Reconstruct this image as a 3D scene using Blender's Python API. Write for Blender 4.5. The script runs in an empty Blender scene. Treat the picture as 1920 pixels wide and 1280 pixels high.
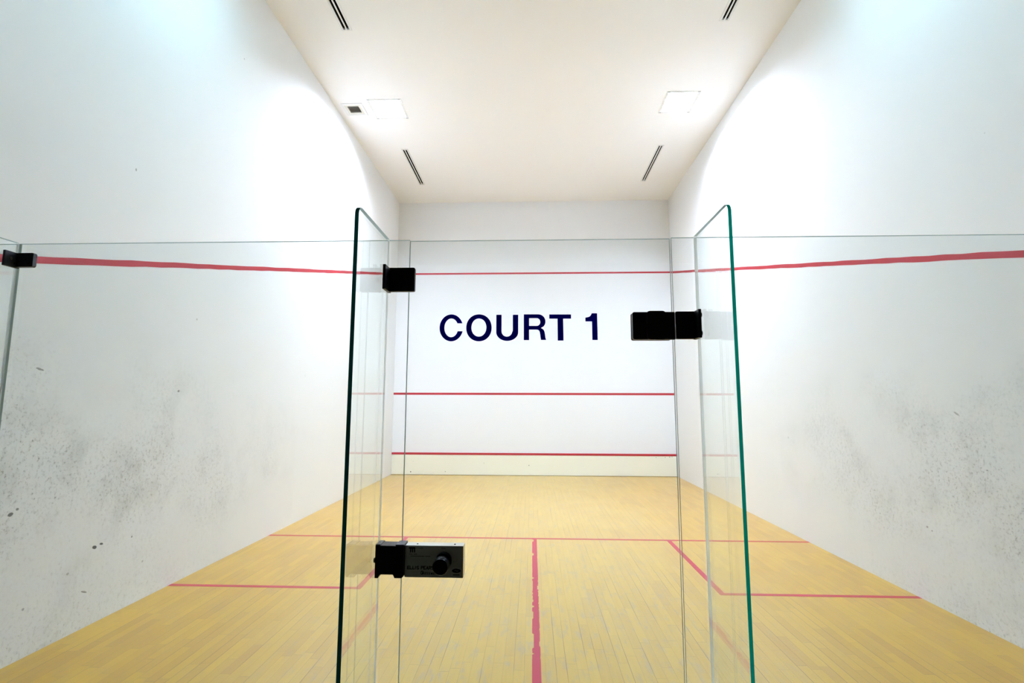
import bpy, bmesh, math, random
from mathutils import Vector, Matrix
random.seed(7)
C = bpy.context.scene.collection
PI = math.pi

# ------------------------------------------------------------------ dimensions (metres)
W = 3.2            # half width of the court
H = 6.373          # ceiling height
G = -9.75          # lobby face of the glass back wall
GT = 0.012         # glass thickness
TOP = 2.268        # top of the glass
LOB = -14.6        # far end of the lobby

# ------------------------------------------------------------------ node helpers
def new_mat(name):
    m = bpy.data.materials.new(name); m.use_nodes = True
    nt = m.node_tree
    return m, nt, nt.nodes['Principled BSDF']

def plain(name, col, rough=0.5, metal=0.0, spec=0.5, coat=0.0, noise=0.0):
    m, nt, b = new_mat(name)
    b.inputs['Base Color'].default_value = (*col, 1)
    b.inputs['Roughness'].default_value = rough
    b.inputs['Metallic'].default_value = metal
    b.inputs['Specular IOR Level'].default_value = spec
    b.inputs['Coat Weight'].default_value = coat
    if noise:
        tc = nt.nodes.new('ShaderNodeTexCoord')
        n = nt.nodes.new('ShaderNodeTexNoise'); n.inputs['Scale'].default_value = 90; n.inputs['Detail'].default_value = 4
        nt.links.new(tc.outputs['Object'], n.inputs['Vector'])
        mr = nt.nodes.new('ShaderNodeMapRange')
        mr.inputs['To Min'].default_value = max(0.02, rough - noise); mr.inputs['To Max'].default_value = rough + noise
        nt.links.new(n.outputs['Fac'], mr.inputs['Value']); nt.links.new(mr.outputs['Result'], b.inputs['Roughness'])
    return m

class NB:
    """tiny node builder"""
    def __init__(s, nt): s.nt = nt
    def n(s, t, **kw):
        o = s.nt.nodes.new(t)
        for k, v in kw.items(): setattr(o, k, v)
        return o
    def set(s, sock, v):
        if hasattr(v, 'is_output') or isinstance(v, bpy.types.NodeSocket): s.nt.links.new(v, sock)
        else: sock.default_value = v
    def math(s, op, a, b=None, c=None, clamp=False):
        o = s.n('ShaderNodeMath', operation=op, use_clamp=clamp)
        s.set(o.inputs[0], a)
        if b is not None: s.set(o.inputs[1], b)
        if c is not None: s.set(o.inputs[2], c)
        return o.outputs[0]
    def ramp(s, v, a, b, lo=0.0, hi=1.0, smooth=True):
        o = s.n('ShaderNodeMapRange', interpolation_type='SMOOTHSTEP' if smooth else 'LINEAR')
        s.set(o.inputs['Value'], v)
        o.inputs['From Min'].default_value = a; o.inputs['From Max'].default_value = b
        o.inputs['To Min'].default_value = lo; o.inputs['To Max'].default_value = hi
        return o.outputs['Result']
    def noise(s, vec, scale, detail=3, rough=0.5):
        o = s.n('ShaderNodeTexNoise'); s.set(o.inputs['Vector'], vec)
        o.inputs['Scale'].default_value = scale; o.inputs['Detail'].default_value = detail; o.inputs['Roughness'].default_value = rough
        return o.outputs['Fac']
    def mix(s, f, a, b, blend='MIX'):
        o = s.n('ShaderNodeMix', data_type='RGBA', blend_type=blend)
        s.set(o.inputs[0], f); s.set(o.inputs[6], a); s.set(o.inputs[7], b)
        return o.outputs[2]

def wall_mat(name, base, dirt=1.0, marks=(), gloss=0.75, spec=0.15):
    """white painted plaster with grey ball scuffs; marks = (y, z, half length, half height, tilt)"""
    m, nt, b = new_mat(name); k = NB(nt)
    tc = k.n('ShaderNodeTexCoord'); P = tc.outputs['Object']
    sx = k.n('ShaderNodeSeparateXYZ'); nt.links.new(P, sx.inputs[0])
    x, y, z = sx.outputs
    col = (*base, 1)
    # faint uneven roller patches
    big = k.noise(P, 0.9, 3)
    col = k.mix(k.ramp(big, 0.3, 0.75, 0, 0.10), col, (base[0]*0.86, base[1]*0.88, base[2]*0.88, 1))
    # ball scuffs: small soft grey dabs, thick in the hitting zone towards the back of the court
    low = k.math('MULTIPLY', k.ramp(z, 0.15, 0.7), k.ramp(z, 0.9, 2.4, 1, 0))
    back = k.ramp(y, -3.2, -8.4, 0, 1)
    patch = k.ramp(k.noise(P, 1.3, 3), 0.36, 0.68)
    dens = k.math('MULTIPLY', k.math('MULTIPLY', low, back), k.math('ADD', patch, 0.25))
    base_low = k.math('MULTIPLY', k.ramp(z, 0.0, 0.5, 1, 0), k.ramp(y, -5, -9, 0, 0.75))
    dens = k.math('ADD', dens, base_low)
    dab = k.ramp(k.noise(P, 30, 4, 0.75), 0.48, 0.74)
    fine = k.ramp(k.noise(P, 60, 3, 0.7), 0.56, 0.74)
    smear_shade = k.ramp(k.noise(P, 3.2, 4, 0.65), 0.42, 0.75, 0.08, 0.34)  # broad dirt, strengthened as painted shade on the dim lower back walls
    a = k.math('ADD', k.math('MULTIPLY', dab, 0.5), k.math('ADD', k.math('MULTIPLY', fine, 0.45), smear_shade))
    a = k.math('MULTIPLY', k.math('MULTIPLY', a, dens), 1.0 * dirt, clamp=True)
    col = k.mix(a, col, (0.32, 0.33, 0.31, 1))
    # a few isolated specks anywhere
    vo = k.n('ShaderNodeTexVoronoi'); nt.links.new(P, vo.inputs['Vector']); vo.inputs['Scale'].default_value = 2.6
    gate = k.math('GREATER_THAN', k.noise(P, 1.7, 1), 0.52)
    sp = k.math('MULTIPLY', k.ramp(vo.outputs['Distance'], 0.018, 0.035, 0.45 * dirt, 0), gate)
    col = k.mix(sp, col, (0.25, 0.25, 0.24, 1))
    for (my, mz, hy, hz, tilt, st) in marks:
        dy = k.math('SUBTRACT', y, my); dz = k.math('SUBTRACT', z, mz)
        c_, s_ = math.cos(tilt), math.sin(tilt)
        u = k.math('ADD', k.math('MULTIPLY', dy, c_/hy), k.math('MULTIPLY', dz, s_/hy))
        v = k.math('ADD', k.math('MULTIPLY', dy, -s_/hz), k.math('MULTIPLY', dz, c_/hz))
        r = k.math('ADD', k.math('MULTIPLY', u, u), k.math('MULTIPLY', v, v))
        r = k.math('ADD', r, k.math('MULTIPLY', k.math('SUBTRACT', k.noise(P, 70, 2), 0.5), 1.6))
        col = k.mix(k.ramp(r, 0.6, 1.2, st, 0), col, (0.06, 0.06, 0.05, 1))
    nt.links.new(col, b.inputs['Base Color'])
    b.inputs['Roughness'].default_value = gloss; b.inputs['Specular IOR Level'].default_value = spec
    bp = k.n('ShaderNodeBump'); bp.inputs['Strength'].default_value = 0.25; bp.inputs['Distance'].default_value = 0.004
    hgt = k.math('ADD', k.noise(P, 5, 4), k.math('MULTIPLY', k.noise(P, 40, 3), 0.3))
    nt.links.new(hgt, bp.inputs['Height']); nt.links.new(bp.outputs[0], b.inputs['Normal'])
    return m

def floor_mat():
    m, nt, b = new_mat('maple strip floor'); k = NB(nt)
    tc = k.n('ShaderNodeTexCoord'); P = tc.outputs['Object']
    rot = k.n('ShaderNodeMapping'); rot.inputs['Rotation'].default_value = (0, 0, PI/2)
    nt.links.new(P, rot.inputs['Vector'])
    V = rot.outputs[0]
    sp = k.n('ShaderNodeSeparateXYZ'); nt.links.new(V, sp.inputs[0])
    L, A, _ = sp.outputs            # L along the boards, A across
    wdt = 0.064
    row = k.math('FLOOR', k.math('DIVIDE', A, wdt))
    wn = k.n('ShaderNodeTexWhiteNoise', noise_dimensions='1D'); nt.links.new(row, wn.inputs['W'])
    shift = k.math('MULTIPLY', wn.outputs['Value'], 3.7)
    # staves of uneven length: warp the coordinate a little per row
    lw = k.math('ADD', L, k.math('MULTIPLY', k.math('SINE', k.math('ADD', k.math('MULTIPLY', L, 2.1), k.math('MULTIPLY', row, 1.7))), 0.13))
    cell = k.math('FLOOR', k.math('DIVIDE', k.math('ADD', lw, shift), 0.47))
    cv = k.n('ShaderNodeCombineXYZ'); nt.links.new(row, cv.inputs[0]); nt.links.new(cell, cv.inputs[1])
    w2 = k.n('ShaderNodeTexWhiteNoise', noise_dimensions='2D'); nt.links.new(cv.outputs[0], w2.inputs['Vector'])
    rnd = w2.outputs['Value']
    ca = k.mix(k.ramp(rnd, 0, 1, smooth=False), (0.62, 0.35, 0.001, 1), (0.52, 0.27, 0.0005, 1))
    ca = k.mix(k.ramp(rnd, 0.94, 1.0, 0, 0.35), ca, (0.46, 0.22, 0.01, 1))
    # grain
    st = k.n('ShaderNodeMapping'); st.inputs['Scale'].default_value = (1.5, 26, 1); nt.links.new(V, st.inputs['Vector'])
    off = k.n('ShaderNodeVectorMath', operation='ADD'); nt.links.new(st.outputs[0], off.inputs[0]); nt.links.new(w2.outputs['Color'], off.inputs[1])
    g = k.noise(off.outputs[0], 2.2, 5, 0.6)
    ca = k.mix(k.ramp(g, 0.35, 0.75, 0, 0.25), ca, (0.44, 0.25, 0.01, 1))
    # front wall's washed reflection painted pale along the middle of the court
    pale_wash = k.math('MULTIPLY', k.ramp(k.math('ADD', k.math('ABSOLUTE', A), k.math('MULTIPLY', k.math('SUBTRACT', k.noise(P, 0.8, 3), 0.5), 1.4)), 0.5, 2.3, 0.55, 0), k.ramp(k.noise(off.outputs[0], 1.4, 3), 0.25, 0.7, 0.6, 1.0))
    ca = k.mix(pale_wash, ca, (0.66, 0.46, 0.085, 1))
    # blotches of worn varnish
    bl = k.noise(P, 1.1, 4, 0.6)
    ca = k.mix(k.ramp(bl, 0.5, 0.75, 0, 0.22), ca, (0.58, 0.30, 0.02, 1))
    # grey dirt dabs worn into the middle of the court
    d1 = k.ramp(k.noise(off.outputs[0], 3.5, 4, 0.6), 0.55, 0.75)
    st2 = k.n('ShaderNodeMapping'); st2.inputs['Scale'].default_value = (2.2, 7, 1); nt.links.new(V, st2.inputs['Vector'])
    d2 = k.ramp(k.noise(st2.outputs[0], 2.4, 4, 0.7), 0.49, 0.66)
    mid = k.ramp(k.math('ABSOLUTE', A), 0.4, 2.2, 1, 0.15)
    mid = k.math('MULTIPLY', mid, k.math('MULTIPLY', k.ramp(L, -3.6, -5.2), 1.0)) if False else mid
    dirt = k.math('MULTIPLY', k.math('MULTIPLY', d2, k.math('ADD', k.math('MULTIPLY', d1, 0.6), 0.4)), k.math('MULTIPLY', mid, 0.85))
    ca = k.mix(dirt, ca, (0.30, 0.28, 0.24, 1))
    # seams, strong between some rows only
    fa = k.math('FRACT', k.math('DIVIDE', A, wdt))
    e1 = k.math('MINIMUM', fa, k.math('SUBTRACT', 1.0, fa))
    seam = k.ramp(e1, 0.010, 0.035, 1, 0)
    fl = k.math('FRACT', k.math('DIVIDE', k.math('ADD', lw, shift), 0.47))
    e2 = k.math('MINIMUM', fl, k.math('SUBTRACT', 1.0, fl))
    butt = k.ramp(e2, 0.0015, 0.005, 1, 0)
    sv = k.n('ShaderNodeCombineXYZ'); nt.links.new(k.math('MULTIPLY', L, 0.9), sv.inputs[0]); nt.links.new(k.math('MULTIPLY', k.math('ROUND', k.math('DIVIDE', A, wdt)), 3.3), sv.inputs[1])
    open_ = k.ramp(k.noise(sv.outputs[0], 1.0, 2), 0.48, 0.64, 0.22, 0.95)
    s = k.math('MAXIMUM', k.math('MULTIPLY', seam, open_), k.math('MULTIPLY', butt, 0.40))
    ca = k.mix(s, ca, (0.10, 0.055, 0.02, 1))
    # little dark dents
    vo = k.n('ShaderNodeTexVoronoi'); nt.links.new(P, vo.inputs['Vector']); vo.inputs['Scale'].default_value = 2.2
    ca = k.mix(k.ramp(vo.outputs['Distance'], 0.012, 0.026, 0.6, 0), ca, (0.12, 0.08, 0.05, 1))
    nt.links.new(ca, b.inputs['Base Color'])
    nt.links.new(k.ramp(k.noise(P, 2.5, 3), 0.3, 0.7, ROUGH_A, ROUGH_B), b.inputs['Roughness'])
    b.inputs['Specular IOR Level'].default_value = 0.35
    b.inputs['Coat Weight'].default_value = 0.75; b.inputs['Coat Roughness'].default_value = 0.28; b.inputs['Coat IOR'].default_value = 1.6
    return m
ROUGH_A, ROUGH_B = 0.28, 0.34

def glass_mat(name, tint):
    """clear toughened glass sheet: straight-through transmission and mirror reflection by Fresnel at both faces"""
    m = bpy.data.materials.new(name); m.use_nodes = True; nt = m.node_tree; nt.nodes.clear(); k = NB(nt)
    out = k.n('ShaderNodeOutputMaterial')
    tr = k.n('ShaderNodeBsdfTransparent'); tr.inputs['Color'].default_value = (*tint, 1)
    gl = k.n('ShaderNodeBsdfGlossy'); gl.inputs['Roughness'].default_value = 0.0; gl.inputs['Color'].default_value = (0.95, 1, 1, 1)
    geo = k.n('ShaderNodeNewGeometry')
    # Schlick from the angle to the sheet, the same from both sides
    dt = k.n('ShaderNodeVectorMath', operation='DOT_PRODUCT')
    nt.links.new(geo.outputs['Incoming'], dt.inputs[0]); nt.links.new(geo.outputs['True Normal'], dt.inputs[1])
    c = k.math('ABSOLUTE', dt.outputs['Value'])
    f = k.math('MULTIPLY_ADD', k.math('POWER', k.math('SUBTRACT', 1.0, c), 5.0), 0.957, 0.043)
    mx = k.n('ShaderNodeMixShader'); nt.links.new(f, mx.inputs[0]); nt.links.new(tr.outputs[0], mx.inputs[1]); nt.links.new(gl.outputs[0], mx.inputs[2])
    nt.links.new(mx.outputs[0], out.inputs['Surface'])
    return m

def edge_mat(name, col, rough=0.12):
    m, nt, b = new_mat(name); k = NB(nt)
    tc = k.n('ShaderNodeTexCoord'); P = tc.outputs['Object']
    mp = k.n('ShaderNodeMapping'); mp.inputs['Scale'].default_value = (1, 1, 2.0); nt.links.new(P, mp.inputs['Vector'])
    n = k.noise(mp.outputs[0], 2.0, 2)
    nt.links.new(k.mix(k.ramp(n, 0.3, 0.7), (*col, 1), (col[0]*0.6, col[1]*0.75, col[2]*0.7, 1)), b.inputs['Base Color'])
    b.inputs['Roughness'].default_value = rough
    return m

def vinyl_mat():
    m = bpy.data.materials.new('navy vinyl film'); m.use_nodes = True; nt = m.node_tree; nt.nodes.clear(); k = NB(nt)
    out = k.n('ShaderNodeOutputMaterial')
    d = k.n('ShaderNodeBsdfDiffuse'); d.inputs['Color'].default_value = (0.004, 0.002, 0.10, 1)
    t = k.n('ShaderNodeBsdfTranslucent'); t.inputs['Color'].default_value = (0.002, 0.0002, 0.34, 1)
    mx = k.n('ShaderNodeMixShader'); mx.inputs[0].default_value = 0.6
    nt.links.new(d.outputs[0], mx.inputs[1]); nt.links.new(t.outputs[0], mx.inputs[2]); nt.links.new(mx.outputs[0], out.inputs['Surface'])
    return m

def transl_mat(name, col, t):
    m = bpy.data.materials.new(name); m.use_nodes = True; nt = m.node_tree; nt.nodes.clear(); k = NB(nt)
    out = k.n('ShaderNodeOutputMaterial')
    d = k.n('ShaderNodeBsdfDiffuse'); d.inputs['Color'].default_value = (*col, 1)
    tn = k.n('ShaderNodeBsdfTranslucent'); tn.inputs['Color'].default_value = (*col, 1)
    mx = k.n('ShaderNodeMixShader'); mx.inputs[0].default_value = t
    nt.links.new(d.outputs[0], mx.inputs[1]); nt.links.new(tn.outputs[0], mx.inputs[2]); nt.links.new(mx.outputs[0], out.inputs['Surface'])
    return m

def emit_mat(name, col, s):
    m = bpy.data.materials.new(name); m.use_nodes = True; nt = m.node_tree; nt.nodes.clear()
    out = nt.nodes.new('ShaderNodeOutputMaterial'); e = nt.nodes.new('ShaderNodeEmission')
    e.inputs['Color'].default_value = (*col, 1); e.inputs['Strength'].default_value = s
    nt.links.new(e.outputs[0], out.inputs['Surface']); return m

# marks: y, z, half length, half height, tilt, strength
LM = [(-7.278, 1.692, .016, .010, .2, .6), (-8.615, 1.80, .030, .007, -.25, .6), (-8.045, .540, .020, .013, -.3, .9), (-7.985, .550, .018, .008, -.3, .9),
      (-8.70, .905, .018, .012, .3, .8), (-8.66, .93, .010, .008, 0, .7), (-7.69, .528, .009, .008, 0, .6), (-7.99, 3.45, .008, .012, 0, .5), (-8.1, .25, .03, .006, -.45, .6), (-8.95, .72, .035, .008, .6, .5), (-8.25, .42, .012, .009, 0, .4), (-8.55, .30, .009, .008, 0, .5), (-7.55, .30, .010, .009, 0, .35)]
RM = [(-7.755, 1.521, .030, .008, .5, .45), (-8.35, .78, .025, .008, .2, .6), (-8.28, .80, .012, .006, 0, .5), (-7.35, .60, .012, .008, 0, .5), (-7.4, .58, .01, .006, 0, .5)]
M = dict(
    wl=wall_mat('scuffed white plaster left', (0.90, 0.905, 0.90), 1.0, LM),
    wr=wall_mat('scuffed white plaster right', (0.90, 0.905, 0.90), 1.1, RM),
    wf=wall_mat('white front wall plaster', (0.90, 0.905, 0.91), 0.25),
    ceil=plain('matt ceiling paint', (0.93, 0.92, 0.90), 0.9, spec=0.1),
    bounce=plain('grey added bounce wall', (0.45, 0.47, 0.48), 0.9, spec=0.1),
    lobby=plain('dim lobby plaster', (0.16, 0.155, 0.13), 0.9, spec=0.1),
    lobbyfloor=plain('dark lobby carpet', (0.10, 0.085, 0.05), 0.95, spec=0.1),
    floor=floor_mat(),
    red=plain('red wall line paint', (0.50, 0.025, 0.040), 0.5, noise=0.1),
    redf=plain('red floor line paint', (0.50, 0.022, 0.060), 0.36, noise=0.05),
    tin=plain('cream tin board', (0.94, 0.925, 0.78), 0.5, noise=0.08),
    tinshadow=plain('painted shadow line strip', (0.25, 0.22, 0.15), 0.7),
    spot=plain('black ball mark', (0.05, 0.05, 0.04), 0.7),
    glass=glass_mat('clear glass', (0.972, 0.990, 0.992)),
    finglass=glass_mat('clear fin glass', (0.975, 0.988, 0.980)),
    edge=transl_mat('shaded green glass edge', (0.0005, 0.022, 0.018), 0.6),  # same fin glass as the right edge, shade painted in
    edge2=transl_mat('thin green glass edge', (0.42, 0.50, 0.47), 0.7),
    edge_lit=transl_mat('lit teal glass edge', (0.001, 0.22, 0.16), 0.8),  # brighter copy, light refracted through the fin put into the colour
    seal=transl_mat('pale silicone seal', (0.90, 0.92, 0.905), 0.9),
    black=plain('black powder coat', (0.004, 0.004, 0.005), 0.35, spec=0.25, noise=0.1),
    dark=plain('charcoal metal', (0.045, 0.045, 0.055), 0.3, metal=0.3, noise=0.08),
    steel=plain('steel screw', (0.55, 0.52, 0.48), 0.25, metal=1.0),
    alu=plain('satin aluminium', (0.62, 0.61, 0.56), 0.32, metal=0.9, noise=0.05),
    print_=plain('black print', (0.004, 0.004, 0.004), 0.6, spec=0.1),
    vinyl=vinyl_mat(),
    frame=plain('white lamp frame', (0.80, 0.80, 0.78), 0.5),
    clip=plain('grey lamp clip', (0.20, 0.20, 0.20), 0.5),
    void=plain('black duct opening', (0.006, 0.005, 0.005), 0.9, spec=0.0),
    grille=plain('brown grey vent mesh', (0.10, 0.085, 0.06), 0.7),
    ventframe=plain('beige vent frame', (0.60, 0.57, 0.48), 0.6),
)

# ------------------------------------------------------------------ mesh helpers
def box(bm, x0, x1, y0, y1, z0, z1, mi=0, bev=0.0):
    vs = [bm.verts.new((x, y, z)) for x in (x0, x1) for y in (y0, y1) for z in (z0, z1)]
    fs = []
    for q in ((0,1,3,2), (4,6,7,5), (0,4,5,1), (2,3,7,6), (0,2,6,4), (1,5,7,3)):
        f = bm.faces.new([vs[i] for i in q]); f.material_index = mi; fs.append(f)
    if bev:
        es = list({e for f in fs for e in f.edges})
        bmesh.ops.bevel(bm, geom=es, offset=bev, segments=2, affect='EDGES', profile=0.5)
    return fs

def prism(bm, pts, axis, a, b, mi=0, side_mi=None, bev=0.0):
    """polygon in the plane normal to axis ('x': (y,z), 'y': (x,z), 'z': (x,y)) extruded from a to b"""
    def P(p, t): return {'x': (t, p[0], p[1]), 'y': (p[0], t, p[1]), 'z': (p[0], p[1], t)}[axis]
    A = [bm.verts.new(P(p, a)) for p in pts]; B = [bm.verts.new(P(p, b)) for p in pts]
    n = len(pts); side = []
    f0 = bm.faces.new(A); f1 = bm.faces.new(B[::-1]); f0.material_index = f1.material_index = mi
    for i in range(n):
        f = bm.faces.new([A[(i+1) % n], A[i], B[i], B[(i+1) % n]]); f.material_index = mi if side_mi is None else side_mi
    if bev:
        es = list({e for f in (f0, f1) for e in f.edges})
        bmesh.ops.bevel(bm, geom=es, offset=bev, segments=2, affect='EDGES')

def cyl(bm, p, axis, r0, r1, l0, l1, seg=32, mi=0):
    """cylinder around point p=(u,v) in the plane normal to axis"""
    pts = [[], []]
    for i, (r, t) in enumerate(((r0, l0), (r1, l1))):
        for k in range(seg):
            a = 2*PI*k/seg; u = p[0] + r*math.cos(a); v = p[1] + r*math.sin(a)
            pts[i].append(bm.verts.new({'x': (t, u, v), 'y': (u, t, v), 'z': (u, v, t)}[axis]))
    for q in (pts[0], pts[1][::-1]): bm.faces.new(q).material_index = mi
    for k in range(seg):
        f = bm.faces.new([pts[0][(k+1) % seg], pts[0][k], pts[1][k], pts[1][(k+1) % seg]]); f.material_index = mi; f.smooth = True

def rrect(u0, u1, v0, v1, r, seg=6, corners=(1, 1, 1, 1)):
    """rounded rectangle; corners order: u0v0, u1v0, u1v1, u0v1"""
    out = []
    for (cx, cy, a0, on, px, py) in ((u0+r, v0+r, PI, corners[0], u0, v0), (u1-r, v0+r, 1.5*PI, corners[1], u1, v0),
                                     (u1-r, v1-r, 0, corners[2], u1, v1), (u0+r, v1-r, .5*PI, corners[3], u0, v1)):
        if on:
            for i in range(seg+1):
                a = a0 + .5*PI*i/seg; out.append((cx + r*math.cos(a), cy + r*math.sin(a)))
        else: out.append((px, py))
    return out

def obj(name, bm, mats, parent=None, origin=None, smooth=False):
    bmesh.ops.recalc_face_normals(bm, faces=bm.faces)
    if origin is not None: bmesh.ops.translate(bm, verts=bm.verts, vec=-Vector(origin))
    me = bpy.data.meshes.new(name); bm.to_mesh(me); bm.free()
    for m in (mats if isinstance(mats, (list, tuple)) else [mats]): me.materials.append(m)
    o = bpy.data.objects.new(name, me); C.objects.link(o)
    if origin is not None: o.location = origin
    if parent is not None: adopt(o, parent)
    return o

def adopt(o, parent):
    off = Vector((0, 0, 0)); q = parent
    while q is not None: off += q.location; q = q.parent
    o.location = Vector(o.location) - off; o.parent = parent

def empty(name, loc):
    o = bpy.data.objects.new(name, None); o.location = loc; o.empty_display_size = 0.05; C.objects.link(o); return o

def tag(o, label, cat, group=None):
    o['label'] = label; o['category'] = cat
    if group: o['group'] = group
    return o
def struct(o, label=None, cat=None):
    o['kind'] = 'structure'
    if label: o['label'] = label
    if cat: o['category'] = cat
    return o
BM = bmesh.new

# ------------------------------------------------------------------ room shell
bm = BM(); box(bm, -W, W, G, 0, -0.2, 0)
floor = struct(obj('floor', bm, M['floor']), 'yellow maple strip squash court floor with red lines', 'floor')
bm = BM(); box(bm, -W-.3, W+.3, LOB, G, -0.2, 0)
lobby_floor = struct(obj('floor_lobby', bm, M['lobbyfloor']))
bm = BM(); box(bm, -W-.3, W+.3, 0, .3, -0.2, H+.3)
wall_front = struct(obj('wall_front', bm, M['wf']), 'white front wall of the squash court with two thin red lines', 'wall')
bm = BM(); prism(bm, [(-W, 0), (-W-.3, 0), (-W-.3, G-.01), (-W, G-.01)], 'z', -0.2, H+.3)
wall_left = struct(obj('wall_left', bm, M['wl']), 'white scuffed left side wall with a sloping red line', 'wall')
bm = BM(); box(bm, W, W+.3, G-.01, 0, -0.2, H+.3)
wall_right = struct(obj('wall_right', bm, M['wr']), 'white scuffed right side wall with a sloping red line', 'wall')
for nm, x0, x1 in (('wall_lobby_left', -W-.3, -W), ('wall_lobby_right', W, W+.3)):
    bm = BM(); box(bm, x0, x1, LOB, G-.01, -0.2, H+.3); struct(obj(nm, bm, M['lobby']))
bm = BM(); box(bm, -W-.3, W+.3, LOB-.3, LOB, -0.2, H+.3); struct(obj('wall_back', bm, M['lobby']))
bm = BM(); box(bm, -W, W, G-.2, G, 3.5, H-.001); struct(obj('wall_bounce_added', bm, M['bounce']))  # unseen wall added above the glass, its grey set for bounce light
bm = BM(); box(bm, -W, W, LOB, G-.2, 3.5, 3.7); struct(obj('ceiling_lobby', bm, M['lobby']))

# ceiling with real recesses for lamps, slots and the vent: grid of cells, skipping the holes
LAMPS = [(-2.60, -2.12, -4.22, -3.73), (2.145, 2.53, -4.29, -3.73), (-2.60, -2.12, -8.25, -7.75), (2.12, 2.60, -8.25, -7.75)]
LAMPS[1] = (2.11, 2.56, -4.27, -3.75)
SLOTS = [(-2.483, -2.367, -2.63, -1.04), (2.338, 2.445, -2.63, -1.07), (-2.455, -2.335, -7.37, -5.78), (2.350, 2.460, -7.37, -5.78)]
VENT = (-3.05, -2.78, -4.12, -3.85)
holes = LAMPS + [(a+.012, b-.012, c+.012, d-.012) for a, b, c, d in SLOTS] + [VENT]
xs = sorted({-W, W} | {v for h in holes for v in h[:2]}); ys = sorted({LOB, 0.0} | {v for h in holes for v in h[2:]})
bm = BM(); vc = {}
def cv(x, y):
    if (x, y) not in vc: vc[(x, y)] = bm.verts.new((x, y, H))
    return vc[(x, y)]
for i in range(len(xs)-1):
    for j in range(len(ys)-1):
        mx, my = (xs[i]+xs[i+1])/2, (ys[j]+ys[j+1])/2
        if any(a < mx < b and c < my < d for a, b, c, d in holes): continue
        bm.faces.new([cv(xs[i], ys[j]), cv(xs[i], ys[j+1]), cv(xs[i+1], ys[j+1]), cv(xs[i+1], ys[j])])
bm.faces.ensure_lookup_table()
r = bmesh.ops.extrude_face_region(bm, geom=list(bm.faces))
bmesh.ops.translate(bm, vec=(0, 0, .22), verts=[g for g in r['geom'] if isinstance(g, bmesh.types.BMVert)])
ceiling = struct(obj('ceiling', bm, M['ceil']), 'off-white ceiling with recessed lamps and slot diffusers', 'ceiling')
bm = BM(); box(bm, -W-.3, W+.3, LOB, .3, H+.221, H+.35); struct(obj('ceiling_upper', bm, M['lobby']))

# ------------------------------------------------------------------ painted lines
def strip(name, parent, mat, f, label):
    bm = BM(); f(bm); o = obj(name, bm, mat, parent); o['label'] = label; return o
T = .0012
strip('service_line', wall_front, M['red'], lambda b: box(b, -W, W, -T, 0, 1.790, 1.838), 'red service line across the middle of the front wall')
strip('out_line', wall_front, M['red'], lambda b: box(b, -W, W, -T, 0, 4.606, 4.646), 'thin red out line high on the front wall')
for par, s in ((wall_left, -1), (wall_right, 1)):
    # slightly wavy hand painted edges
    n = 60; up, dn = [], []
    for i in range(n+1):
        y = -9.74*i/n; z = 4.626 + (2.249-4.626)*i/n
        up.append((y, z + .024 + random.uniform(-.003, .003))); dn.append((y, z - .024 + random.uniform(-.004, .003)))
    bm = BM()
    for i in range(n):
        prism(bm, [up[i], up[i+1], dn[i+1], dn[i]], 'x', s*W, s*(W-T))
    bmesh.ops.remove_doubles(bm, verts=bm.verts, dist=1e-5)
    o = obj('out_line', bm, M['red'], par); o['label'] = 'red sloping out line on the side wall'
F0 = .0008
YS, YB, XL, XR, XH = -5.461, -7.197, -1.520, 1.584, 0.010
lw = .025
strip('short_line', floor, M['redf'], lambda b: box(b, -W, W, YS-lw, YS+lw, 0, F0), 'red short line across the court floor')
def boxl(bm, s):
    xi = XL if s < 0 else XR
    a, c = (xi-lw, xi+lw)
    if s < 0: box(bm, -W, xi+lw, YB-lw, YB+lw, 0, F0)
    else: box(bm, xi-lw, W, YB-lw, YB+lw, 0, F0)
    box(bm, a, c, YB+lw, YS-lw, 0, F0)
strip('service_box_line', floor, M['redf'], lambda b: boxl(b, -1), 'red left service box outline on the floor')
strip('service_box_line', floor, M['redf'], lambda b: boxl(b, 1), 'red right service box outline on the floor')
# half court line, chipped edges in the worn stretch
bm = BM(); step = .012; y = YS-lw; e0 = e1 = 0; prev = None; gap = 0
while y > G+.02:
    worn = 1.0 if (-7.75 < y < -6.9 or -8.2 < y < -8.0) else (0.25 if y > -8.6 else .12)
    if random.random() < .30: e0 = max(0, random.gauss(0, .007*worn))
    if random.random() < .30: e1 = max(0, random.gauss(0, .007*worn))
    if random.random() < .02*worn: e0 = random.uniform(.005, .02)
    if random.random() < .02*worn: e1 = random.uniform(.005, .02)
    cur = (XH-.027+e0, XH+.027-e1, y)
    if prev and not (worn == 1.0 and random.random() < .03):
        prism(bm, [(prev[0], prev[2]), (prev[1], prev[2]), (cur[1], cur[2]), (cur[0], cur[2])], 'z', 0, F0)
    prev = cur; y -= step
o = obj('half_court_line', bm, M['redf'], floor); o['label'] = 'chipped red half court line running towards the door'

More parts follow.
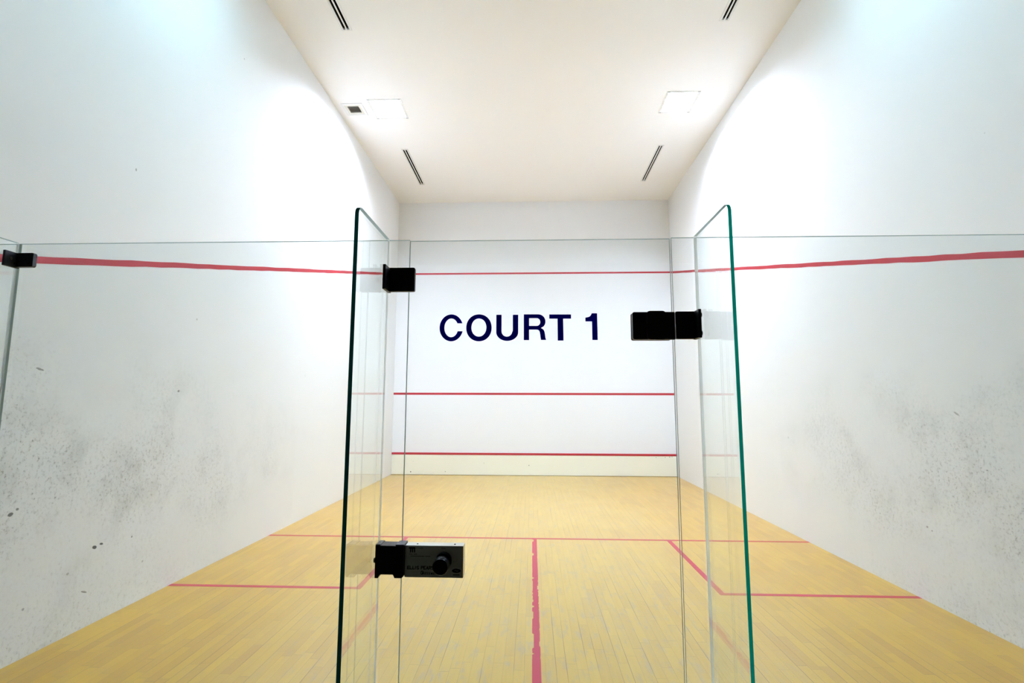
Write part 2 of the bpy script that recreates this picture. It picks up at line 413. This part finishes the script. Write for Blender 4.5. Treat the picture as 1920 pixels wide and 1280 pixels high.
# ------------------------------------------------------------------ tin
tin = empty('tin', (0, -.015, 0)); tag(tin, 'cream tin board along the foot of the front wall, red strip on top', 'tin')
bm = BM(); box(bm, -W+.004, W-.004, -.028, -.002, .008, .446); obj('board', bm, M['tin'], tin)
bm = BM(); box(bm, -W+.004, W-.004, -.034, -.002, .447, .492, bev=.004); o = obj('top_strip', bm, M['red'], tin); o['label'] = 'red top strip'
bm = BM(); box(bm, -W+.004, W-.004, -.024, -.002, .001, .0075); obj('base_shadow', bm, M['tinshadow'], tin)  # dark strip stands in for the shadow line under the board
for (x, z, r) in ((-2.752, .068, .014), (-1.967, .075, .009), (-.088, .225, .010), (2.73, .415, .008), (2.93, .42, .008), (3.03, .425, .010), (3.08, .43, .008), (-2.70, .30, .006), (-1.1, .27, .006)):
    bm = BM(); pts = [(x + r*random.uniform(.7, 1.2)*math.cos(a*PI/5), z + r*random.uniform(.6, 1.1)*math.sin(a*PI/5)) for a in range(10)]
    prism(bm, pts, 'y', -.0285, -.028); obj('ball_mark', bm, M['spot'], tin)

# ------------------------------------------------------------------ glass back wall
def sheet_x(name, x0, x1, z0, z1, notch=None):
    """glass sheet standing across the court (faces look along y)"""
    bm = BM(); prism(bm, [(x0, z0), (x1, z0), (x1, z1), (x0, z1)], 'y', G, G+GT, 0, 1)
    return bm
Z0 = .004
def panel(x0, x1, label):
    o = obj('glass_screen', sheet_x('p', x0, x1, Z0, TOP), [M['glass'], M['edge2']], None, ((x0+x1)/2, G, Z0))
    return tag(o, label, 'glass panel')
J0, J1, JD0, JD1, J3 = -.5262, .562, -.5250, .555, -2.236
panel(-W+.002, J3-.002, 'clear glass back wall panel at the far left, beyond the left-edge glass fin')
panel(J3+.002, J0, 'clear glass back wall panel between the left-edge fin and the door')
panel(J1, W-.002, 'clear glass back wall panel right of the door, reaching to the right wall')

def fin(xa, xb, label, edge, depth=.372, sealx=None, ztop=TOP+.002):
    y1 = G-.003; y0 = y1-depth
    root = empty('glass_fin', ((xa+xb)/2, y1, 0)); tag(root, label, 'glass fin')
    r = .035
    pts = [(y1, Z0), (y1, ztop), (y0+r, ztop)] + [(y0+r-r*math.sin(a*PI/16), ztop-r+r*math.cos(a*PI/16)) for a in range(1, 8)] + [(y0, ztop-r), (y0, Z0)]
    bm = BM(); prism(bm, pts, 'x', xa, xb, 0, 1)
    for fc in bm.faces:
        if len(fc.verts) == 4 and fc.material_index == 1:
            ym = sum(v.co.y for v in fc.verts)/4; zm = sum(v.co.z for v in fc.verts)/4
            if ym > y1-.001: fc.material_index = 0
            elif zm > ztop-.001: fc.material_index = 2
    obj('pane', bm, [M['finglass'], edge, M['edge2']], root)
    s0, s1 = sealx
    bm = BM(); prism(bm, [(s0, y1-.004), (s1, y1-.004), (s1, G-.0006), (s0, G-.0006)], 'z', Z0, TOP-.002); o = obj('silicone_seal', bm, M['seal'], root); o['label'] = 'pale silicone seal'
    return root
fin(-.626, -.612, 'glass fin left of the door with dark green front edge and two black brackets', M['edge'], .385, (-.6175, -.6122))
fin(.652, .664, 'glass fin right of the door with teal front edge, by the hinge', M['edge_lit'], .372, (.6522, .6625))
fin(-2.246, -2.233, 'glass fin at the left edge of the photo with a charcoal bracket', M['edge'], .40, (-2.240, -2.2332))

# door
door = empty('door_1', (0, G, 0)); struct(door, 'clear frameless glass squash court door lettered COURT 1', 'door')
obj('door_leaf', sheet_x('d', JD0, JD1, .010, TOP-.004), [M['glass'], M['edge2']], door)

# lettering: each letter one film of vinyl on the lobby face of the door
S = .0004317; SZ = .0004356
def L2(X, Y): return (-.397 + (X-217)*S, 1.948 - (Y-151)*SZ - (X-222)*1.8e-6)
def ring_poly(outer, inner_list):
    return outer, inner_list
def letter(name, outer, holes=()):
    """outline in drawing units, holes cut by triangle filling"""
    bm = BM(); loops = [outer] + list(holes); es = []
    for lp in loops:
        vs = [bm.verts.new((L2(*p)[0], G-.0012, L2(*p)[1])) for p in lp]
        es += [bm.edges.new((vs[i], vs[(i+1) % len(vs)])) for i in range(len(vs))]
    bmesh.ops.triangle_fill(bm, edges=es, use_beauty=True)
    r = bmesh.ops.extrude_face_region(bm, geom=list(bm.faces))
    bmesh.ops.translate(bm, vec=(0, .0007, 0), verts=[g for g in r['geom'] if isinstance(g, bmesh.types.BMVert)])
    o = obj('letter', bm, M['vinyl'], door); o['label'] = 'navy vinyl ' + name; return o
def ell(cx, cy, rx, ry, a0, a1, n=40, p=2.0):
    out = []
    for i in range(n+1):
        a = math.radians(a0 + (a1-a0)*i/n); c, s = math.cos(a), math.sin(a)
        out.append((cx + rx*math.copysign(abs(c)**(2/p), c), cy + ry*math.copysign(abs(s)**(2/p), s)))
    return out
# C : outer arc from upper terminal over the left side to the lower terminal, then back along the inner arc
oc = ell(338, 275, 114, 128, -19.5, -340, 60, 2.05)       # y down: negative angles run over the top
oc = [(338+112*math.cos(math.radians(t)), 275+128*math.sin(math.radians(t))) for t in [-19.6 - (360-19.6-14.6)*i/60 for i in range(61)]]
ic = [(338+66*math.cos(math.radians(t)), 275+89*math.sin(math.radians(t))) for t in [-(360-21.2) + (360-21.2-28.9)*i/50 for i in range(51)]]
letter('letter C', oc + ic)
letter('letter O', ell(602, 274.5, 121, 128, 0, 354, 58, 2.08), [ell(601.5, 272, 71.5, 86, 0, 354, 58, 2.05)])
uo = [(767, 150), (817, 150), (817, 305)] + [(868 - 51*math.cos(math.radians(t)), 306 + 52*math.sin(math.radians(t))) for t in range(6, 175, 8)] + [(924, 305), (924, 150), (975, 150), (975, 315)]
uo += [(871 + 104*math.cos(math.radians(t)), 316 + 82*math.sin(math.radians(t))) for t in range(6, 175, 8)] + [(767, 315)]
letter('letter U', uo)
ro = [(1028, 146), (1165, 146)] + [(1165 + 68*math.cos(math.radians(t)), 214 + 68*math.sin(math.radians(t))) for t in range(-84, 40, 8)]
ro += [(1213, 262), (1190, 275), (1212, 289), (1223, 308), (1228, 335), (1231, 365), (1239, 388), (1190, 388), (1186, 365), (1182, 330), (1176, 305), (1165, 294), (1150, 291), (1078, 291), (1078, 390), (1028, 390)]
rh = [(1078, 182), (1150, 182)] + [(1150 + 34*math.cos(math.radians(t)), 219 + 37*math.sin(math.radians(t))) for t in range(-80, 81, 10)] + [(1150, 256), (1078, 256)]
letter('letter R', ro, [rh])
letter('letter T', [(1269, 147), (1475, 147), (1475, 187), (1400, 187), (1402, 394), (1348, 394), (1347, 187), (1269, 187)])
letter('numeral 1', [(1670, 136), (1720, 136), (1722, 388), (1672, 388), (1671, 213), (1609, 213), (1609, 177), (1632, 173), (1650, 166), (1662, 153)])

# hinge leaf on the door (moves with it)
bm = BM()
prism(bm, rrect(.391, .559, 1.842, 1.953, .007, corners=(1, 0, 0, 1)), 'y', G-.020, G-.0005, bev=.0015)
prism(bm, rrect(.447, .523, 1.8405, 1.9565, .012), 'y', G-.027, G-.0195, bev=.002)
prism(bm, rrect(.391, .550, 1.842, 1.953, .007), 'y', G+GT+.0005, G+GT+.012, bev=.0015)
h = obj('hinge_leaf', bm, M['black'], door); h['label'] = 'black door hinge leaf'

# lock on the door
root = obj('lock_body', (lambda b: (box(b, -.5008, -.276, G-.050, G-.0006, .929, 1.046, bev=.002), b)[1])(BM()), M['alu'], door)
root['label'] = 'satin metal lock box with printed face and black knob'
KX, KZ = -.353, .987
bm = BM(); cyl(bm, (KX+.003, KZ+.006), 'y', .031, .029, G-.050, G-.062, 40); cyl(bm, (KX, KZ), 'y', .024, .024, G-.062, G-.075, 40)
cyl(bm, (KX, KZ), 'y', .030, .030, G-.075, G-.112, 48); cyl(bm, (KX, KZ), 'y', .030, .027, G-.112, G-.116, 48)
obj('knob', bm, M['black'], root)['label'] = 'round black turning knob'
for x in (-.457, -.312):
    bm = BM(); cyl(bm, (x, G-.028), 'z', .0032, .0032, 1.046, 1.0475, 16); obj('screw', bm, M['print_'], root)
# printed marks on the lock face
GLY = {'E': [[(1,0),(0,0),(0,2),(1,2)], [(0,1),(.8,1)]], 'L': [[(0,2),(0,0),(1,0)]], 'I': [[(.15,0),(.15,2)]],
       'S': [[(0,.25),(.3,0),(.75,0),(1,.3),(1,.75),(0,1.25),(0,1.7),(.25,2),(.7,2),(1,1.75)]],
       'P': [[(0,0),(0,2),(.75,2),(1,1.75),(1,1.2),(.75,.95),(0,.95)]], 'A': [[(0,0),(.5,2),(1,0)], [(.2,.65),(.8,.65)]],
       'R': [[(0,0),(0,2),(.75,2),(1,1.75),(1,1.2),(.75,.95),(0,.95)], [(.5,.95),(1,0)]],
       'O': [[(.3,0),(0,.4),(0,1.6),(.3,2),(.7,2),(1,1.6),(1,.4),(.7,0),(.3,0)]], 'N': [[(0,0),(0,2),(1,0),(1,2)]],
       'G': [[(1,1.6),(.7,2),(.3,2),(0,1.6),(0,.4),(.3,0),(.7,0),(1,.4),(1,1),(.6,1)]],
       'l': [[(.3,0),(.3,2)]], 'a': [[(.1,1.3),(.7,1.3),(.8,1),(.8,0)], [(.8,.7),(.2,.7),(0,.35),(.2,0),(.8,.15)]],
       's': [[(0,.1),(.6,0),(.8,.3),(.6,.6),(.15,.75),(0,1.05),(.2,1.3),(.8,1.25)]], 'w': [[(0,1.3),(.25,0),(.5,1),(.75,0),(1,1.3)]]}
def stroke(bm, pts, w, y):
    for i in range(len(pts)-1):
        (x0, z0), (x1, z1) = pts[i], pts[i+1]; d = Vector((x1-x0, z1-z0)); L = d.length
        if L < 1e-9: continue
        d /= L; n = Vector((-d.y, d.x))*w/2; e = d*w*.45
        prism(bm, [(x0-e.x+n.x, z0-e.y+n.y), (x1+e.x+n.x, z1+e.y+n.y), (x1+e.x-n.x, z1+e.y-n.y), (x0-e.x-n.x, z0-e.y-n.y)], 'y', y, y+.0003)
def text(bm, s, x, z, hgt, wd, w, y, pitch):
    for ch in s:
        if ch != ' ':
            for st in GLY[ch]: stroke(bm, [(x+px*wd, z+pz*hgt/2) for px, pz in st], w, y)
        x += pitch*(.62 if ch in 'Il ' else 1)
YF = G-.0504
bm = BM(); text(bm, 'ELLIS PEARSON', -.489, .9595, .0105, .0068, .0024, YF, .0100); obj('maker_name', bm, M['print_'], root)
bm = BM(); text(bm, 'Glasswalls', -.437, .9415, .0105, .0060, .0016, YF, .0082)
for st in GLY['G']: stroke(bm, [(-.437+px*.008, .9415+pz*.0052) for px, pz in st], .0022, YF)
obj('maker_name', bm, M['print_'], root)
bm = BM()
for i in range(3):
    x = -.4805+i*.0078; stroke(bm, [(x-.003, 1.036), (x+.0015, 1.0375), (x+.0015, 1.022)], .0042, YF)
stroke(bm, [(-.484, 1.0385), (-.463, 1.0385)], .0022, YF)
obj('emblem', bm, M['print_'], root)
bm = BM()
for (x0, x1, z) in ((-.462, -.452, 1.0365), (-.449, -.43, 1.0365), (-.484, -.47, 1.014), (-.466, -.452, 1.014), (-.478, -.455, 1.0065), (-.452, -.425, 1.0065), (-.421, -.402, 1.0065), (-.36, -.345, 1.0365)):
    x = x0
    while x < x1: stroke(bm, [(x, z), (x+.0012, z)], .0016, YF); x += .0028
obj('small_print', bm, M['grille'], root)
bm = BM(); n = 28; ov = [(-.302 + .0165*math.cos(2*PI*i/n), .9555 + .0075*math.sin(2*PI*i/n)) for i in range(n)]
prism(bm, ov, 'y', YF, YF+.0003); 
for i in range(6): stroke(bm, [(-.313+i*.0042, .9405), (-.3115+i*.0042, .9405)], .0026, YF)
obj('emblem', bm, M['print_'], root)
bm = BM(); stroke(bm, [(-.309, .9555), (-.304, .958), (-.300, .9535), (-.295, .956)], .0016, YF-.0003); obj('emblem_line', bm, M['ventframe'], root)

# ------------------------------------------------------------------ brackets bolted to the fins
def bracket(label, x0, x1, z0, z1, legx0, legx1, legdepth, mat, legz=None, bolts=(), boltside=1, screw=None):
    root = empty('corner_bracket', ((x0+x1)/2, G-.003, z0)); tag(root, label, 'bracket')
    bm = BM(); prism(bm, rrect(x0, x1, z0, z1, .006), 'y', G-.018, G-.0006, bev=.0015); obj('plate', bm, mat, root)
    lz0, lz1 = legz or (z0, z1)
    bm = BM(); box(bm, legx0, legx1, G-legdepth, G-.0006, lz0, lz1, bev=.0015); obj('arm', bm, mat, root)
    for (yy, zz) in bolts:
        bm = BM(); a = (legx1 if boltside > 0 else legx0)
        cyl(bm, (yy, zz), 'x', .012, .010, a + boltside*.0001, a + boltside*.007, 24); obj('bolt', bm, mat, root)
    if screw:
        bm = BM(); cyl(bm, screw, 'x', .0065, .0045, legx1+.0002, legx1+.004, 20); o = obj('screw', bm, M['steel'], root); o['label'] = 'bright steel screw'
    return root
FT = .0145
bracket('small black corner bracket high on the fin left of the door', -.6085, -.4975, 2.044, 2.144, -.6115, -.600, .088, M['black'], (2.040, 2.141), [(G-.055, 2.085)], -1)
bracket('black corner bracket at the hinge, on the fin right of the door', .5625, .646, 1.844, 1.955, .636, .6475, .074, M['black'], (1.842, 1.955), [(G-.05, 1.935), (G-.05, 1.862)], 1)
FT = .0135
bracket('charcoal corner bracket with a bright screw on the left-edge glass fin', -2.228, -2.147, 2.160, 2.2215, -2.2331, -2.222, .066, M['dark'], (2.156, 2.222), [], -1, (G-.040, 2.192))
# extra outer clamp half of the left-edge bracket
# keeper for the lock
keep = empty('lock_keeper', (-.56, G, .925)); tag(keep, 'black lock keeper bracket joining the lock box to the left fin', 'lock keeper')
bm = BM()
prism(bm, [(-.6105, .929), (-.598, .929), (-.591, .944), (-.540, .944), (-.535, .930), (-.508, .930), (-.5015, .936), (-.5015, 1.046), (-.6105, 1.048)], 'y', G-.066, G-.0006, bev=.0012); obj('block', bm, M['black'], keep)
bm = BM(); box(bm, -.6105, -.592, G-.064, G-.001, 1.0478, 1.0515, bev=.001); obj('top_lug', bm, M['dark'], keep)
bm = BM(); box(bm, -.534, -.502, G-.064, G-.001, 1.0465, 1.0515, bev=.001); obj('top_lug', bm, M['dark'], keep)
bm = BM(); cyl(bm, (G-.05, .99), 'x', .011, .009, -.6116, -.619, 24); obj('bolt', bm, M['black'], keep)

# ------------------------------------------------------------------ ceiling fittings
def lamp(a, b, c, d, label, mat):
    root = empty('ceiling_lamp', ((a+b)/2, (c+d)/2, H)); tag(root, label, 'ceiling lamp', 'square recessed ceiling lamps')
    bm = BM(); t = .035; D = .17; w = .003
    # flange (four strips) and tray sides
    for (x0, x1, y0, y1) in ((a-t, b+t, c-t, c+w), (a-t, b+t, d-w, d+t), (a-t, a+w, c+w, d-w), (b-w, b+t, c+w, d-w)): box(bm, x0, x1, y0, y1, H-.006, H-.0004)
    for (x0, x1, y0, y1) in ((a+.0005, b-.0005, c+.0005, c+w), (a+.0005, b-.0005, d-w, d-.0005), (a+.0005, a+w, c+w, d-w), (b-w, b-.0005, c+w, d-w)): box(bm, x0, x1, y0, y1, H-.0003, H+D)
    obj('frame', bm, M['frame'], root)
    bm = BM(); box(bm, a+w+.001, b-w-.001, c+w+.001, d-w-.001, H+DEP, H+DEP+.02); obj('diffuser', bm, mat, root)
    for (x, y) in ((a-t+.01, c-t+.006), (b+t-.045, c-t+.006), (a-t+.01, d+t-.012), (b+t-.045, d+t-.012)):
        bm = BM(); box(bm, x, x+.035, y, y+.006, H-.010, H-.0062); obj('clip', bm, M['clip'], root)
DEP = .14
EM = emit_mat('lamp diffuser', (0.715, 0.805, 1.0), 212)
EM2 = emit_mat('cool lamp diffuser', (0.42, 0.80, 1.0), 27)
lamp(*LAMPS[0], 'square white ceiling lamp on the left, beside the small vent', EM)
lamp(*LAMPS[1], 'square white ceiling lamp on the right side of the ceiling', EM)
lamp(*LAMPS[2], 'square ceiling lamp nearer the glass wall on the left, above the frame', EM2)
lamp(*LAMPS[3], 'square ceiling lamp nearer the glass wall on the right, above the frame', EM2)

def slot(a, b, c, d, label):
    root = empty('slot_diffuser', ((a+b)/2, (c+d)/2, H)); tag(root, label, 'air diffuser', 'linear slot air diffusers in the ceiling')
    e = .020; m = (a+b)/2; mw = .009
    bm = BM()
    for (x0, x1, y0, y1) in ((a-.006, a+e, c-.006, d+.006), (b-e, b+.006, c-.006, d+.006), (a+e, b-e, c-.006, c+.018), (a+e, b-e, d-.018, d+.006), (m-mw, m+mw, c+.018, d-.018)):
        box(bm, x0, x1, y0, y1, H-.007, H-.0004)
    obj('frame', bm, M['frame'], root)
    bm = BM(); box(bm, a+.014, b-.014, c+.014, d-.014, H+.02, H+.10); obj('slot_opening', bm, M['void'], root)['label'] = 'black slot openings'
slot(*SLOTS[0], 'two-slot linear air diffuser at the far left of the ceiling')
slot(*SLOTS[1], 'two-slot linear air diffuser at the far right of the ceiling')
slot(*SLOTS[2], 'two-slot linear air diffuser at the top left of the photo')
slot(*SLOTS[3], 'two-slot linear air diffuser at the top right of the photo')

vent = empty('ceiling_vent', (-2.915, -3.985, H)); tag(vent, 'small square ceiling vent with dark mesh centre near the left wall', 'vent')
a, b, c, d = VENT
bm = BM()
def ringf(bm, x0, x1, y0, y1, t, z0, z1):
    for q in ((x0, x1, y0, y0+t), (x0, x1, y1-t, y1), (x0, x0+t, y0+t, y1-t), (x1-t, x1, y0+t, y1-t)): box(bm, *q, z0, z1)
ringf(bm, a-.038, b+.038, c-.038, d+.038, .042, H-.008, H-.0004); obj('frame', bm, M['frame'], vent)
bm = BM(); ringf(bm, a+.002, b-.002, c+.002, d-.002, .040, H-.004, H+.012); obj('inner_frame', bm, M['ventframe'], vent)
bm = BM(); box(bm, a+.04, b-.04, c+.04, d-.04, H+.02, H+.05); 
for i in range(9): 
    x = a+.048+i*.0205; box(bm, x, x+.004, c+.043, d-.043, H+.006, H+.019)
for i in range(9):
    y = c+.048+i*.0205; box(bm, a+.043, b-.043, y, y+.004, H+.001, H+.0055)
obj('mesh', bm, M['grille'], vent)['label'] = 'dark brown mesh'

# ------------------------------------------------------------------ world, camera, colour
w = bpy.data.worlds.new('world'); bpy.context.scene.world = w; w.use_nodes = True
w.node_tree.nodes['Background'].inputs[0].default_value = (0.02, 0.025, 0.03, 1)

f, cx, cy, cz, yaw, pit, rol = 969.6742, -.0129, -11.8422, 1.5835, .0392, .1204, .0027
import json
F = Vector((-math.sin(yaw)*math.cos(pit), math.cos(yaw)*math.cos(pit), math.sin(pit)))
R = Vector((math.cos(yaw), math.sin(yaw), 0)); U = R.cross(F)
R2 = R*math.cos(rol) + U*math.sin(rol); U2 = -R*math.sin(rol) + U*math.cos(rol)
cam = bpy.data.cameras.new('camera'); co = bpy.data.objects.new('camera', cam); C.objects.link(co)
co.matrix_world = Matrix(((R2.x, U2.x, -F.x, cx), (R2.y, U2.y, -F.y, cy), (R2.z, U2.z, -F.z, cz), (0, 0, 0, 1)))
cam.sensor_fit = 'HORIZONTAL'; cam.sensor_width = 36; cam.lens = f/1920*36; cam.clip_start = .02
sc = bpy.context.scene; sc.camera = co
vs = sc.view_settings; vs.view_transform = 'Standard'; vs.look = 'None'; vs.gamma = 1; vs.use_curve_mapping = False; vs.exposure = 1.5
sc.display_settings.display_device = 'sRGB'
